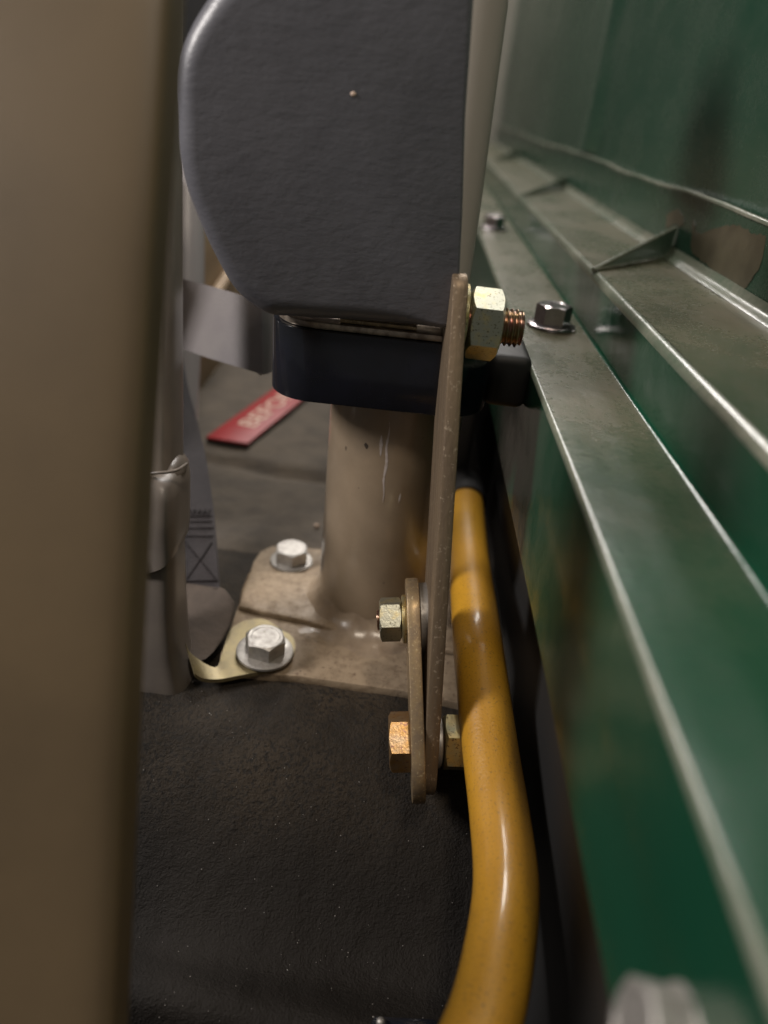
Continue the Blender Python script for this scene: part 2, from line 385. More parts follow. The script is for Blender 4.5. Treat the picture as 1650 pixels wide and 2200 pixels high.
# base colour grades from dusty on the level part to darker down the slope
_nt = M['floor'].node_tree; _b = _nt.nodes['Principled BSDF']; _src = _b.inputs['Base Color'].links[0].from_socket
_tc = _nt.nodes.new('ShaderNodeTexCoord'); _sx = _nt.nodes.new('ShaderNodeSeparateXYZ'); _nt.links.new(_tc.outputs['Object'], _sx.inputs[0])
_mr = _nt.nodes.new('ShaderNodeMapRange'); _mr.interpolation_type = 'SMOOTHSTEP'; _mr.inputs[1].default_value = -.034; _mr.inputs[2].default_value = -.001
_nt.links.new(_sx.outputs[2], _mr.inputs[0])
_mx = _nt.nodes.new('ShaderNodeMix'); _mx.data_type = 'RGBA'; _nt.links.new(_mr.outputs[0], _mx.inputs[0])
_mx.inputs[6].default_value = (.0135, .0110, .0088, 1); _nt.links.new(_src, _mx.inputs[7]); _nt.links.new(_mx.outputs[2], _b.inputs['Base Color'])
fl = finish(bm, 'floor', M['floor'], None, ang=180); fl['kind'] = 'structure'; fl['label'] = 'black textured rubber floor, dusty behind and dark towards the front'
# dust of the rear floor is a mat of its own
bm = bmesh.new()
M['mat'] = mat('brown_felt_mat', (.095, .075, .054), (.062, .049, .036), rough=.9, scale=60, bump=.0003, bscale=600, bump2=.001, b2scale=70, sheen=.15)
xs2 = [-.16 + .0045 * i for i in range(42)]; ys2 = [.306 + .0035 * i for i in range(190)]
def mat_z(x, y): return floor_z(x, y) + .0012 * min(1, max(0, (y - .306 - .004 * noise.noise(V((x * 60, 1, 1)))) / .006)) + .0001
gr = [[bm.verts.new((x, y, mat_z(x, y))) for x in xs2] for y in ys2]
for a, b in zip(gr, gr[1:]):
    for i in range(len(xs2) - 1): bm.faces.new((a[i], a[i + 1], b[i + 1], b[i]))
fm = finish(bm, 'floor_mat', M['mat'], None, ang=180)
fm['label'] = 'brown felt floor mat with a dark groove across it behind the post'; fm['category'] = 'floor mat'
# grit specks
bm = bmesh.new()
for k in range(320):
    x, y = random.uniform(-.08, .05), random.uniform(.08, .30)
    r = random.uniform(.00008, .0002)
    c = V((x, y, floor_z(x, y) + r * .6)); g = bmesh.ops.create_icosphere(bm, subdivisions=1, radius=r)
    for v in g['verts']: v.co = v.co * random.uniform(.7, 1.2) + c
gt = finish(bm, 'grit', mat('sparkling_grit', (.35, .33, .31), rough=.3), None, smooth=False); gt['kind'] = 'stuff'; gt['label'] = 'tiny pale specks of grit on the black rubber floor'
c = at(681, 1129, z=.0025)
bm = bmesh.new(); bmesh.ops.create_icosphere(bm, subdivisions=2, radius=.0013)
for v in bm.verts: v.co = v.co * (1 + .3 * noise.noise(v.co * 1500)) + c
t = finish(bm, 'crumb', M['crumb'], None); t['label'] = 'single pale crumb on the floor mat just left of the post'; t['category'] = 'crumb'

# tan board and rear wall
bm = bmesh.new(); box(bm, (-.1475, .80, .075), (.004, .5, .085)); bevel(bm, .001)
t = thing('tan_board', 'tan upright board standing on the floor mat behind the grey arm', 'board', (-.1475, .8, 0))
finish(bm, 'board', M['tan'], t)
bm = bmesh.new(); tube(bm, [at(458, 640, x=-.138), at(500, 575, x=-.138)], .004, 16); finish(bm, 'edge_roll', M['tan'], t)
bm = bmesh.new(); box(bm, (0, 1.62, .3), (.7, .01, .6))
M['dark'] = mat('beige_rear_wall', (.26, .25, .21), (.22, .215, .18), rough=.6, scale=8)
bw = finish(bm, 'rear_wall', M['dark'], None, smooth=False); bw['kind'] = 'structure'; bw['label'] = 'dim rear wall of the compartment'

bm = bmesh.new(); box(bm, (-.36, 1.50, .3), (.335, .008, .6))  # dark sheet added so the gap at upper left stays dark
bw2 = finish(bm, 'dark_backdrop', mat('dark_backdrop_sheet', (.028, .028, .03), (.036, .035, .036), rough=.6, scale=8), None, smooth=False); bw2['kind'] = 'structure'; bw2['label'] = 'dark sheet added in front of the left half of the rear wall'
# ------------------------------------------------------------------ seat post
pc = at(808, 1284, z=.005); PR = .0256
sp = thing('seat_post', 'thick taupe painted tube welded upright on its bolted base plate', 'post', (pc.x, pc.y, 0))
bm = bmesh.new(); tube(bm, [V((pc.x, pc.y, z)) for z in (.003, .04, .08, .11)], PR, 64); finish(bm, 'tube', M['post'], sp)
bm = bmesh.new()
prof = []
rs = []
for k in range(9):
    a = k / 8
    rr = PR + .0165 * (1 - a) ** 1.6 - .0002; zz = .0036 + .0100 * a ** 1.9
    rs.append([V((pc.x + (rr + (1 - a * .5) * .0010 * noise.noise(V((math.cos(t_) * 4, math.sin(t_) * 4, a * 2)))) * math.cos(t_),
                  pc.y + (rr + .0010 * noise.noise(V((math.cos(t_) * 5, math.sin(t_) * 5, a)))) * math.sin(t_), zz + .0008 * noise.noise(V((math.cos(t_) * 6, math.sin(t_) * 6, a * 3))))) for t_ in [2 * PI * i / 96 for i in range(96)]])
rings(bm, rs, cap0=False, cap1=False); finish(bm, 'weld_fillet', M['weld'], sp, ang=60)
def on_post(px, py):
    v = ray(px, py); a = v.x ** 2 + v.y ** 2; ox, oy = CAM.x - pc.x, CAM.y - pc.y
    b = 2 * (v.x * ox + v.y * oy); c = ox * ox + oy * oy - PR * PR
    return CAM + v * ((-b - math.sqrt(b * b - 4 * a * c)) / (2 * a))
def post_sliver(pts, wd, m, nm):
    bm = bmesh.new(); P = [on_post(*p) for p in pts]; n = len(P); rs = []
    for i, p in enumerate(P):
        k = math.sin(PI * (i + .15) / (n - .7)); wv = wd * k * (1 + .6 * noise.noise(p * 700)) + .00004
        o_ = V((p.x - pc.x, p.y - pc.y, 0)).normalized(); t_ = V((-o_.y, o_.x, 0))
        rs.append([p - t_ * wv + o_ * .00002, p + o_ * .00009, p + t_ * wv + o_ * .00002])
    rings(bm, rs, close=False); finish(bm, nm, m, sp, ang=80)
M['scuff_glint'] = mat('pale_scuff_glint', (.50, .45, .44), (.40, .34, .30), rough=.35, scale=500)  # pale colour for real scratches and the painted highlight stripe
post_sliver([(838 - .085 * (y - 890) + 1.5 * math.sin(y * .09), y) for y in range(905, 1085, 6)], .00045, M['scuff_glint'], 'scuff_glint_mark')  # painted highlight stripe running down the post
post_sliver([(820 - .05 * (y - 930), y) for y in range(935, 985, 5)], .0005, M['scuff_glint'], 'scuff_glint_mark')
post_sliver([(861 - .2 * (y - 1060), y) for y in range(1060, 1083, 3)], .00035, M['scuff_glint'], 'scuff_glint_mark')
post_sliver([(786 + .1 * (y - 950), y) for y in range(951, 966, 2)], .0008, mat('dark_chip', (.05, .035, .025), rough=.7), 'paint_chip')
def zslab(bm, pxs, z0, z1, bv=.0006):
    P = [at(x, y, z=z1) for x, y in pxs]
    slab(bm, [(p.x, p.y) for p in P], z1 - z0, bv, lambda u, v, w_: V((u, v, z0 + w_)))
bm = bmesh.new()
zslab(bm, [(470, 1440), (473, 1405), (512, 1300), (545, 1205), (560, 1184), (585, 1172), (640, 1176), (930, 1195), (1010, 1300), (1010, 1515), (865, 1484), (640, 1452), (560, 1447)], -.001, .004)
finish(bm, 'base_plate', M['plate'], sp)
bm = bmesh.new()
zslab(bm, [(513, 1300), (520, 1262), (534, 1228), (545, 1222), (700, 1230), (990, 1290), (990, 1400), (760, 1362), (650, 1330), (560, 1312)], .0035, .0068, .0022)
finish(bm, 'raised_pad', M['plate'], sp)

# ------------------------------------------------------------------ fasteners
def washer(bm, r0, t, z=0, dome=.0):
    lathe(bm, [(r0 * .45, z), (r0 * .97, z), (r0, z + t * .35), (r0 * .985, z + t * .8), (r0 * .90, z + t), (r0 * .5, z + t + dome)], 64)
def hex_bolt(label, loc, axis, af, h, wr, m, mw, group=None, xh=V((1, 0, 0)), rot=0, wt=.0016, name='hex_bolt'):
    t = thing(name, label, 'bolt', loc, frame(axis, xh), group)
    if wr:
        bm = bmesh.new(); washer(bm, wr, wt, 0, .0003); finish(bm, 'washer', mw, t, world=False)
    bm = bmesh.new(); hexprism(bm, af, h, wt - .0001, top='head', rot=rot); finish(bm, 'head', m, t, world=False, ang=28)
    return t
GB = 'zinc bolts holding down the base plate'
b1 = at(569, 1402, z=.0065)
hex_bolt('silver hex bolt nearest the camera on the base plate, through the brass-coloured tab', b1, V((.03, -.02, 1)), .0140, .0068, .0112, M['zinc'], M['zinc'], GB, rot=.35)
b2 = at(626, 1207, z=.004)
hex_bolt('silver hex bolt at the far corner of the base plate behind the raised pad', b2, V((0, 0, 1)), .0140, .0066, .0100, M['zinc'], M['zinc'], GB, rot=.18)
# bolts of the green ledge
GL = 'flange bolts along the green ledge'
b3 = at(1183, 703, z=ZA)
b3t = hex_bolt('dark steel flange bolt on the green ledge just right of the big nut', V((b3.x, b3.y, ZA)), V((0, 0, 1)), .0132, .0080, .0103, M['chrome'], M['chrome'], GL, rot=.45, wt=.0018)
bm = bmesh.new(); tube(bm, [V((.0008 * math.cos(a), .003 * math.sin(a), .0097)) + V((-.001, 0, 0)) for a in (0.2, 1.2, 2.4, 3.6)], .0003, 8); finish(bm, 'head_mark', M['chrome'], b3t, world=False)
b4 = at(1060, 492, z=ZA)
hex_bolt('blurred distant flange bolt farther along the green ledge', V((b4.x, b4.y, ZA)), V((0, 0, 1)), .0132, .0080, .0105, M['chrome'], M['chrome'], GL, rot=.1, wt=.0018)
b5 = at(1450, 2235, x=XA - .001)
hex_bolt('out of focus bolt head on the side face in the bottom right corner', V((XA + .0002, b5.y, b5.z)), V((-1, 0, .25)), .0108, .0060, .0066, M['zinc'], M['zinc'], None, xh=V((0, 1, 0)), rot=.3)
# stray weld lump by the stud
bm = bmesh.new()
for px, py, r in [(1112, 752, .0022), (1118, 770, .0018), (1124, 795, .0016), (1108, 770, .0020), (1095, 790, .0024), (1128, 810, .0012)]:
    c = at(px, py, x=XA + .001); g = bmesh.ops.create_icosphere(bm, subdivisions=3, radius=r)
    for v in g['verts']: v.co = V((v.co.x, v.co.y * 1.5, v.co.z)) * (1 + .35 * noise.noise(v.co * 900 + c * 100)) + c
finish(bm, 'weld_lump', M['green'], gp)

def rrect(r, L, e0, e1, n=8):
    out = []
    for cx, cy, a0, c_ in ((-r + e0, -r + e0, 180, e0), (r - e0, -r + e0, 270, e0), (r - e1, L + r - e1, 0, e1), (-r + e1, L + r - e1, 90, e1)):
        for i in range(n + 1):
            a = math.radians(a0 + 90 * i / n); out.append((cx + c_ * math.cos(a), cy + c_ * math.sin(a)))
    return out
# ------------------------------------------------------------------ bracket strap
top = at(985, 690, d=.222); bot = at(929, 1600, d=.238)
ax = (top - bot).normalized(); Wd = (V((-.07, 1, 0)) - ax * (ax.y - .07 * ax.x)).normalized(); Td = Wd.cross(ax).normalized()
if Td.x < 0: Td = -Td
tB = .0046; rB = .0150
# bolt axis sits rB behind the front edge
bt, bb = top + Wd * rB, bot + Wd * rB
LB = (bt - bb).length
br = thing('steel_strap', 'long brown steel strap seen edge-on, hanging from the big nut', 'strap', bb, (Td, Wd, ax))
bm = bmesh.new(); slab(bm, rrect(rB, LB + .0055, .009, .006), tB, .0005, lambda u, v, w_: V((w_ - tB / 2, u, v - .0055))); finish(bm, 'strap_plate', M['strap'], br, world=False)
# short link plate left of the strap
lt = at(889, 1322, d=.245); lb = at(898, 1600, d=.236)
ax2 = (lt - lb).normalized(); W2 = (V((-.06, 1, 0)) - ax2 * (ax2.y - .06 * ax2.x)).normalized(); T2 = W2.cross(ax2).normalized()
if T2.x < 0: T2 = -T2
rL = .0142; tL = .0044
lct, lcb = lt + W2 * rL, lb + W2 * rL
lk = thing('link_plate', 'short rounded brass-toned link plate bolted to the left of the long strap', 'link', lcb, (T2, W2, ax2))
bm = bmesh.new(); slab(bm, stadium(rL, (lct - lcb).length + .0055), tL, .0006, lambda u, v, w_: V((w_ - tL / 2, u, v - .0055))); finish(bm, 'plate', M['link'], lk, world=False)
# spacer washer between link and strap
sc = lct + T2 * (tL / 2)
so = thing('spacer', 'pale grey spacer ring between the link plate and the strap', 'spacer', sc, frame(T2, V((0, 1, 0))))
bm = bmesh.new(); lathe(bm, [(.012, 0), (.0125, .0003), (.0125, .0029), (.012, .0032)], 56); finish(bm, 'ring', M['zinc'], so, world=False)
# small nut on the link
nt_ = thing('small_hex_nut', 'small yellow-zinc nut on the upper end of the link plate', 'nut', lct - T2 * (tL / 2), frame(-T2, V((0, 1, 0))))
bm = bmesh.new(); washer(bm, .0085, .0016); finish(bm, 'washer', M['yzinc'], nt_, world=False)
bm = bmesh.new(); hexprism(bm, .0134, .0076, .0017, top=True, bot=True, rot=.817); finish(bm, 'nut', M['nutzinc'], nt_, world=False, ang=28)
bm = bmesh.new(); thread(bm, .0040, .008, .0102, .0010); finish(bm, 'thread', M['studm'], nt_, world=False)
# bottom bolt
bh = thing('orange_bolt', 'orange-rusted hex bolt head at the lower end of the link plate', 'bolt', lcb - T2 * (tL / 2), frame(-T2, V((0, 1, 0))))
bm = bmesh.new(); hexprism(bm, .0172, .0070, .0001, top='head', rot=.942); finish(bm, 'head', M['orange'], bh, world=False, ang=28)
bn = thing('lower_hex_nut', 'yellow-zinc nut at the strap bottom, half hidden behind the yellow hose', 'nut', lcb + Td * (bb - lcb).dot(Td) + Td * (tB / 2), frame(Td, V((0, 1, 0))))
bm = bmesh.new(); washer(bm, .0085, .0020, 0); finish(bm, 'washer', M['zinc'], bn, world=False)
bm = bmesh.new(); hexprism(bm, .0166, .0090, .0026, top=True, bot=True, rot=.628); finish(bm, 'nut', M['yzinc'], bn, world=False, ang=28)
bm = bmesh.new(); thread(bm, .0052, .0015, .0135, .0015); finish(bm, 'thread', M['studm'], bn, world=False)
# top nut and stud
tn = thing('large_hex_nut', 'large yellow-zinc nut on its threaded stud at the top of the strap', 'nut', bt + Td * (tB / 2) + ax * .0020, frame(V((1, .02, -.02)), V((0, 1, 0))))
bm = bmesh.new(); washer(bm, .0118, .0018); finish(bm, 'washer', M['yzinc'], tn, world=False)
bm = bmesh.new(); hexprism(bm, .0195, .0102, .0026, top=True, bot=True, rot=.902); finish(bm, 'nut', M['nutzinc'], tn, world=False, ang=28)
bm = bmesh.new(); thread(bm, .0059, .001, .0200, .00165); finish(bm, 'stud', M['studm'], tn, world=False)

# ------------------------------------------------------------------ seat shell
sh = at(985, 640, d=.2275)
n_sh = V((0.02, -1, -.10)).normalized()
Xs = (V((1, 0, 0)) - n_sh * n_sh.x).normalized(); Zs = Xs.cross(n_sh).normalized()
if Zs.z < 0: Zs = -Zs
shell = thing('seat_side_shell', 'dark grey grained shell with a rounded left rim filling the upper middle', 'seat', sh, (Xs, -n_sh, Zs))
outl = [(1020, -60), (1018, 0), (1000, 250), (994, 450), (986, 600), (980, 690), (960, 706), (900, 706), (760, 702), (640, 694), (580, 690), (540, 670), (500, 636), (472, 590), (440, 528),
        (414, 468), (389, 400), (376, 330), (373, 250), (371, 175), (380, 110), (402, 55), (432, 5), (470, -45), (520, -90), (700, -120), (1020, -130)]
P = catmull([plane_at(x, y, sh, n_sh) for x, y in outl[5:]] , 5)
P = [plane_at(x, y, sh, n_sh) for x, y in [(1020, -130), (1018, 0), (1000, 250), (994, 450), (987, 600)]] + P[:-1]
inv = shell.matrix_world.inverted(); L2 = [inv @ p for p in P]
U2 = [(p.x, p.z) for p in L2]
# drop duplicates
Q2 = [U2[0]]
for p in U2[1:]:
    if (V(p) - V(Q2[-1])).length > 1e-4: Q2.append(p)
U2 = Q2; n = len(U2)
ar = sum(U2[i - 1][0] * U2[i][1] - U2[i][0] * U2[i - 1][1] for i in range(n)); sg = 1 if ar > 0 else -1
nr = []
for i in range(n):
    tt = (V(U2[(i + 1) % n]) - V(U2[i - 1])).normalized(); nr.append(V((tt.y, -tt.x)) * sg)
rad = []
for (x, z), q in zip(U2, nr):
    if q.x > .6: r = .0008
    elif q.y < -.5: r = .0075 * (1 if x < -.02 else max(.25, -x / .02))
    else: r = .0062
    rad.append(r)
for _ in range(3): rad = [(rad[i - 1] + rad[i] + rad[(i + 1) % n]) / 3 for i in range(n)]
bm = bmesh.new(); rs = []
for k in range(11):
    if k == 0: rs.append([V((p[0], .020, p[1])) for p in U2]); continue
    a = (k - 1) / 9 * PI / 2
    rs.append([V((p[0] - q.x * r * (1 - math.cos(a)), r * (1 - math.sin(a)), p[1] - q.y * r * (1 - math.cos(a)))) for p, q, r in zip(U2, nr, rad)])
rings(bm, rs)
so_ = finish(bm, 'shell', M['shell'], shell, world=False, ang=50)
# tiny paint speck on it
bm = bmesh.new(); c = plane_at(759, 202, sh, n_sh); bmesh.ops.create_icosphere(bm, subdivisions=2, radius=.0008)
for v in bm.verts: v.co = V((v.co.x, v.co.y * .4, v.co.z * .8)) + c
finish(bm, 'paint_speck', M['print'], shell)
# light taupe back body behind the shell
bk = thing('seat_back_body', 'smooth light taupe body behind the dark shell, its edge running down the right', 'seat', at(1000, 300, d=.26))
def ringpx(rows, nseg=40, ex=3.2, depth=None):
    rs = []
    for xl, xr, py, d, dp in rows:
        dm = d + dp * .875; c = at((xl + xr) / 2, py, d=dm) - V((0, dp, 0)); hx = (xr - xl) / 2 / FPX * dm
        r = []
        for i in range(nseg):
            a = 2 * PI * i / nseg; ca, sa = math.cos(a), math.sin(a)
            r.append(c + V((1, 0, 0)) * hx * abs(ca) ** (2 / ex) * (1 if ca > 0 else -1) + V((0, 1, 0)) * dp * (abs(sa) ** (2 / ex) * (1 if sa > 0 else -1) + 1))
        rs.append(r)
    return rs
bm = bmesh.new()
rings(bm, ringpx([(780, 1098, -150, .262, .02), (780, 1091, 0, .262, .02), (780, 1062, 210, .262, .02), (780, 1037, 400, .262, .02), (790, 1017, 540, .262, .02), (790, 1004, 630, .262, .018), (795, 994, 660, .262, .015)], 64, 2.6))
finish(bm, 'back_body', M['shellback'], bk)

# ------------------------------------------------------------------ black band and its metal lip
F0 = at(600, 770, d=.27)
bY = .2385
def yp(px, py, y): return at(px, py, y=y)
bl = thing('black_clamp_band', 'glossy black rounded band clasping the post below the grey shell', 'clamp', at(760, 800, y=bY))
zt = at(600, 702, y=bY).z; zb = at(760, 880, y=bY - .002).z
xl = at(584, 800, y=bY + .014).x; xr = .0415
def stad_x(x0, x1, y0, y1, n=14):
    r = (y1 - y0) / 2; out = []; r = min(r, .016)
    for cx_, cy_, a0 in ((x0 + r, y1 - r, 90), (x0 + r, y0 + r, 180), (x1 - r, y0 + r, 270), (x1 - r, y1 - r, 0)):
        for i in range(n + 1): a = math.radians(a0 + 90 * i / n); out.append((cx_ + r * math.cos(a), cy_ + r * math.sin(a)))
    return out
bm = bmesh.new(); slab(bm, stad_x(xl, xr - .01, bY, bY + .068), zt - zb, .0006, lambda u, v, w_: V((u, v, zb + w_))); finish(bm, 'band', M['black'], bl)
bm = bmesh.new(); slab(bm, stad_x(xl + .0015, .03, bY + .0012, bY + .066), .0022, .0004, lambda u, v, w_: V((u, v, zt + .0002 + w_))); finish(bm, 'lip_plate', M['wornedge'], bl)
bm = bmesh.new(); c = at(800, 715, y=bY + .002); slab(bm, [(at(727, 715, y=bY).x, bY + .003), (at(895, 715, y=bY).x, bY + .003), (at(895, 715, y=bY).x, bY + .03), (at(727, 715, y=bY).x, bY + .03)], .0014, .0004, lambda u, v, w_: V((u, v, zt + .0026 + w_))); finish(bm, 'upper_lip', M['link'], bl)
M['shade_block'] = mat('matt_black_shade', (.006, .006, .006), rough=.6)
bm = bmesh.new(); box(bm, (.0385, bY + .045, (zt + zb) / 2 - .003), (.0075, .030, (zt - zb) / 2 - .003)); bevel(bm, .003, 3); finish(bm, 'near_shade_block', M['shade_block'], bl)  # black box added where only shade lies, right of the strap
bm = bmesh.new(); box(bm, (.036, .46, .042), (.0075, .09, .044)); bevel(bm, .003, 3); finish(bm, 'far_shade_block', M['shade_block'], bl)  # second black box standing in for the shade farther back
# dark flange and dim brass bolt beside the strap
fl2 = thing('dark_flange', 'dark upright flange between the black band and the strap', 'flange', at(952, 790, d=.262))
bm = bmesh.new()
pA, pB = at(938, 735, d=.262), at(965, 850, d=.262)
box(bm, ((pA.x + pB.x) / 2, pA.y + .011, (pA.z + pB.z) / 2 + .01), (.0022, .010, (pA.z - pB.z) / 2 + .010)); bevel(bm, .0006); finish(bm, 'flange_plate', M['black'], fl2)
db = at(938, 735, d=.262) + V((-.0006, .010, .001))
hex_bolt('dim brass-coloured bolt head tucked under the grey shell beside the dark flange', db, V((-1, 0, 0)), .0115, .0052, None, M['yzinc'], None, xh=V((0, 1, 0)), rot=PI / 6 + .1, wt=.0003)

# ------------------------------------------------------------------ grey arm
am = thing('grey_arm', 'flat grey crinkle-painted arm reaching from the left tube to the clamp', 'arm', at(470, 700, d=.31))
path = [(330, 575, 728, .345), (385, 597, 747, .335), (450, 614, 770, .320), (520, 634, 791, .307), (552, 643, 801, .3015), (563, 647, 804, .3005), (574, 648, 803, .303), (583, 648, 800, .309), (588, 648, 795, .318), (590, 640, 780, .335)]
F_, B_ = [], []
pts = [((at(x, a, d=d)), at(x, b, d=d)) for x, a, b, d in path]
bm = bmesh.new(); rs = []
for i, (a, b) in enumerate(pts):
    t_ = (pts[min(i + 1, len(pts) - 1)][0] - pts[max(0, i - 1)][0]).normalized(); up = (a - b).normalized(); nb = t_.cross(up).normalized()
    if nb.y < 0 and i < 6: nb = -nb
    nb = nb if i < 6 else (nb if nb.x < 0 else -nb)
    rs.append([a, a + nb * .003, b + nb * .003, b])
rings(bm, rs); bevel(bm, .0005, 2, 50); finish(bm, 'arm_plate', M['arm'], am, ang=40)
# pale tube behind
pt = thing('pale_tube', 'pale grey upright tube seen beside the grey arm behind the stalk', 'tube', at(400, 860, d=.42))
bm = bmesh.new(); tube(bm, [at(404, 330, d=.42), at(403, 600, d=.42), at(388, 900, d=.42)], .0092, 32); finish(bm, 'tube', M['tube'], pt)

# ------------------------------------------------------------------ foreground post
fp = thing('support_post', 'smooth taupe painted post filling the whole left side', 'post', at(100, 1500, d=.13))
bm = bmesh.new()
rings(bm, ringpx([(-420, 388, -80, .125, .007), (-420, 383, 0, .125, .007), (-420, 349, 500, .128, .007), (-420, 318, 1000, .131, .007), (-420, 291, 1500, .134, .007), (-420, 262, 2200, .138, .007), (-420, 255, 2400, .138, .007)], 128, 8))
finish(bm, 'post_tube', M['taupe'], fp, ang=60)

# ------------------------------------------------------------------ belt stalk
st = thing('belt_stalk', 'taupe plastic covered belt stalk standing behind the left post', 'belt stalk', at(360, 1460, d=.285))
bm = bmesh.new()
rings(bm, ringpx([(270, 384, -60, .268, .012), (270, 384, 300, .268, .012), (290, 384, 700, .268, .012), (300, 384, 960, .27, .012), (305, 386, 1030, .27, .012)], 48, 3.4))
finish(bm, 'upper_sleeve', M['stalk'], st, ang=60)
bm = bmesh.new()
def collar_row(l, r, y, d, dp, tilt):
    rr = ringpx([(l, r, y, d, dp)], 64, 3.6)[0]
    c = sum(rr, V()) / 64; hx = max(abs(p.x - c.x) for p in rr)
    return [p + V((0, 0, tilt * ((p.x - c.x) / hx) + (.45 * abs(tilt) * max(0, (p.x - c.x) / hx) ** 4))) for p in rr]
rings(bm, [collar_row(318, 366, 996, .2665, .0125, .0004), collar_row(312, 386, 1004, .2655, .0138, .0006), collar_row(309, 393, 1016, .2645, .0145, .0006), collar_row(307, 396, 1045, .264, .015, .0006),
           collar_row(304, 396, 1110, .265, .015, .0008), collar_row(302, 396, 1150, .266, .015, .0020), collar_row(300, 394, 1184, .2665, .015, .0036), collar_row(304, 388, 1190, .268, .0145, .0038)])
finish(bm, 'collar', M['stalk'], st, ang=60)
bm = bmesh.new()
c0 = at(384, 996, d=.2765); bmesh.ops.create_icosphere(bm, subdivisions=3, radius=1)
for v in bm.verts:
    q = v.co.copy(); k = 1 - .25 * math.exp(-((q.x - .1) ** 2 + (q.z - .1) ** 2) / .12) * (q.y < 0)
    v.co = V(((q.x * .0034 - .0010 * q.z) * (1 + .3 * noise.noise(q * 2)), q.y * .0080 * k, q.z * .0038)) + c0 + V((-.0012, .001, -.0022))
finish(bm, 'loop_ear', M['stalk'], st)
bm = bmesh.new(); tube(bm, catmull([at(312, 1018, d=.2655), at(335, 1016, d=.2640), at(362, 1014, d=.2640), at(385, 1008, d=.2650), at(401, 997, d=.270)], 5), .0006, 10); finish(bm, 'collar_rim', M['stalk'], st)
bm = bmesh.new()
rings(bm, ringpx([(300, 386, 1150, .268, .012), (303, 389, 1215, .269, .012), (302, 391, 1290, .270, .012), (298, 397, 1370, .272, .012), (292, 408, 1430, .274, .0115), (288, 417, 1456, .275, .011), (290, 418, 1468, .276, .0105), (296, 410, 1474, .277, .009)], 64, 3.6))
finish(bm, 'boot', M['stalk'], st, ang=60)
# anchor tab: curves out from the boot and lies under the washer
bm = bmesh.new()
Pt = [V((x, y, 0)) for x, y in []]
tabs = []
rowsT = [((400, 1392), (402, 1440), .012), ((425, 1425), (418, 1450), .0075), ((450, 1440), (442, 1458), .0050), ((478, 1438), (475, 1459), .0044)]
lo, hi = [], []
outer = [at(418, 1447, z=.0100), at(436, 1457, z=.0068), at(470, 1459, z=.0055), at(520, 1450, z=.0055), at(570, 1440, z=.0055), at(608, 1426, z=.0055), at(630, 1406, z=.0055), at(634, 1385, z=.0055), at(626, 1366, z=.0055), at(600, 1350, z=.0055)]
inner = [at(398, 1380, z=.0170), at(412, 1405, z=.0100), at(462, 1434, z=.0055), at(478, 1400, z=.0055), at(492, 1356, z=.0055), at(520, 1336, z=.0055), at(545, 1330, z=.0055), at(565, 1330, z=.0055), at(580, 1335, z=.0055), at(590, 1342, z=.0055)]
for dz in (0, -.0016):
    pass
th = V((0, 0, -.0017))
rs = [[o, i, i + th, o + th] for o, i in zip(catmull(outer, 4), catmull(inner, 4))]
rings(bm, rs); finish(bm, 'anchor_tab', M['tab'], st, ang=40)

# ------------------------------------------------------------------ webbing
wb = thing('belt_webbing', 'mauve-grey seat belt webbing with boxed cross stitching, hanging to the floor', 'seat belt', at(430, 1280, d=.318))
rowsW = [(250, 368, 640, .40), (262, 384, 740, .385), (270, 405, 850, .37), (285, 436, 970, .352), (300, 455, 1090, .336), (312, 465, 1190, .323), (320, 472, 1290, .312)]
fr = catmull([at(a, y - 6, d=d) for a, b, y, d in rowsW], 4); ba = catmull([at(b, y, d=d) for a, b, y, d in rowsW], 4)
bm = bmesh.new(); nb = V((0, .0022, .0006))
rings(bm, [[a, a + nb, b + nb, b] for a, b in zip(fr, ba)]); bevel(bm, .0004, 2, 50); finish(bm, 'strap', M['web'], wb, ang=40)
def webp(u, v):  # u across 0..1, v pixel row
    for (a, b, y, d), (a2, b2, y2, d2) in zip(rowsW, rowsW[1:]):
        if y <= v <= y2:
            k = (v - y) / (y2 - y); return at(a + (a2 - a) * k + u * ((b + (b2 - b) * k) - (a + (a2 - a) * k)), v, d=d + (d2 - d) * k - .0006)
    return at(460, v, d=.324)
def stitch(u0, v0, u1, v1, n=7, r=.0003):
    bm = bmesh.new()
    for i in range(n):
        a, b = (i + .08) / n, (i + .92) / n
        p, q = webp(u0 + (u1 - u0) * a, v0 + (v1 - v0) * a), webp(u0 + (u1 - u0) * b, v0 + (v1 - v0) * b)
        tube(bm, [p + V((0, .0003, 0)), (p + q) / 2 - V((0, .0002, 0)), q + V((0, .0003, 0))], r, 6)
    finish(bm, 'stitching', M['thread'], wb)
stitch(.3, 1112, .98, 1108, 14, .00035); stitch(.3, 1122, .98, 1120, 14); stitch(.3, 1136, .99, 1134, 14, .00035); stitch(.3, 1152, .98, 1152, 12, .00035)
stitch(.55, 1160, .97, 1245, 9); stitch(.55, 1245, .95, 1165, 9); stitch(.3, 1250, .98, 1247, 12, .0005); stitch(.3, 1270, .98, 1266, 12, .0004)
# zigzag
bm = bmesh.new()
zz = [webp(.55 + .42 * i / 12, 1098 + (9 if i % 2 else -4)) for i in range(13)]
tube(bm, zz, .00035, 6); finish(bm, 'stitching', M['thread'], wb)
# folded lower end
bm = bmesh.new()
rings(bm, ringpx([(330, 468, 1256, .312, .003), (330, 488, 1268, .306, .006), (335, 503, 1290, .301, .007), (345, 499, 1325, .295, .007), (362, 483, 1360, .289, .007), (380, 464, 1388, .285, .006), (400, 450, 1404, .283, .004), (416, 440, 1412, .283, .002)], 48, 2.3))
finish(bm, 'folded_end', M['cloth'], wb, ang=60)

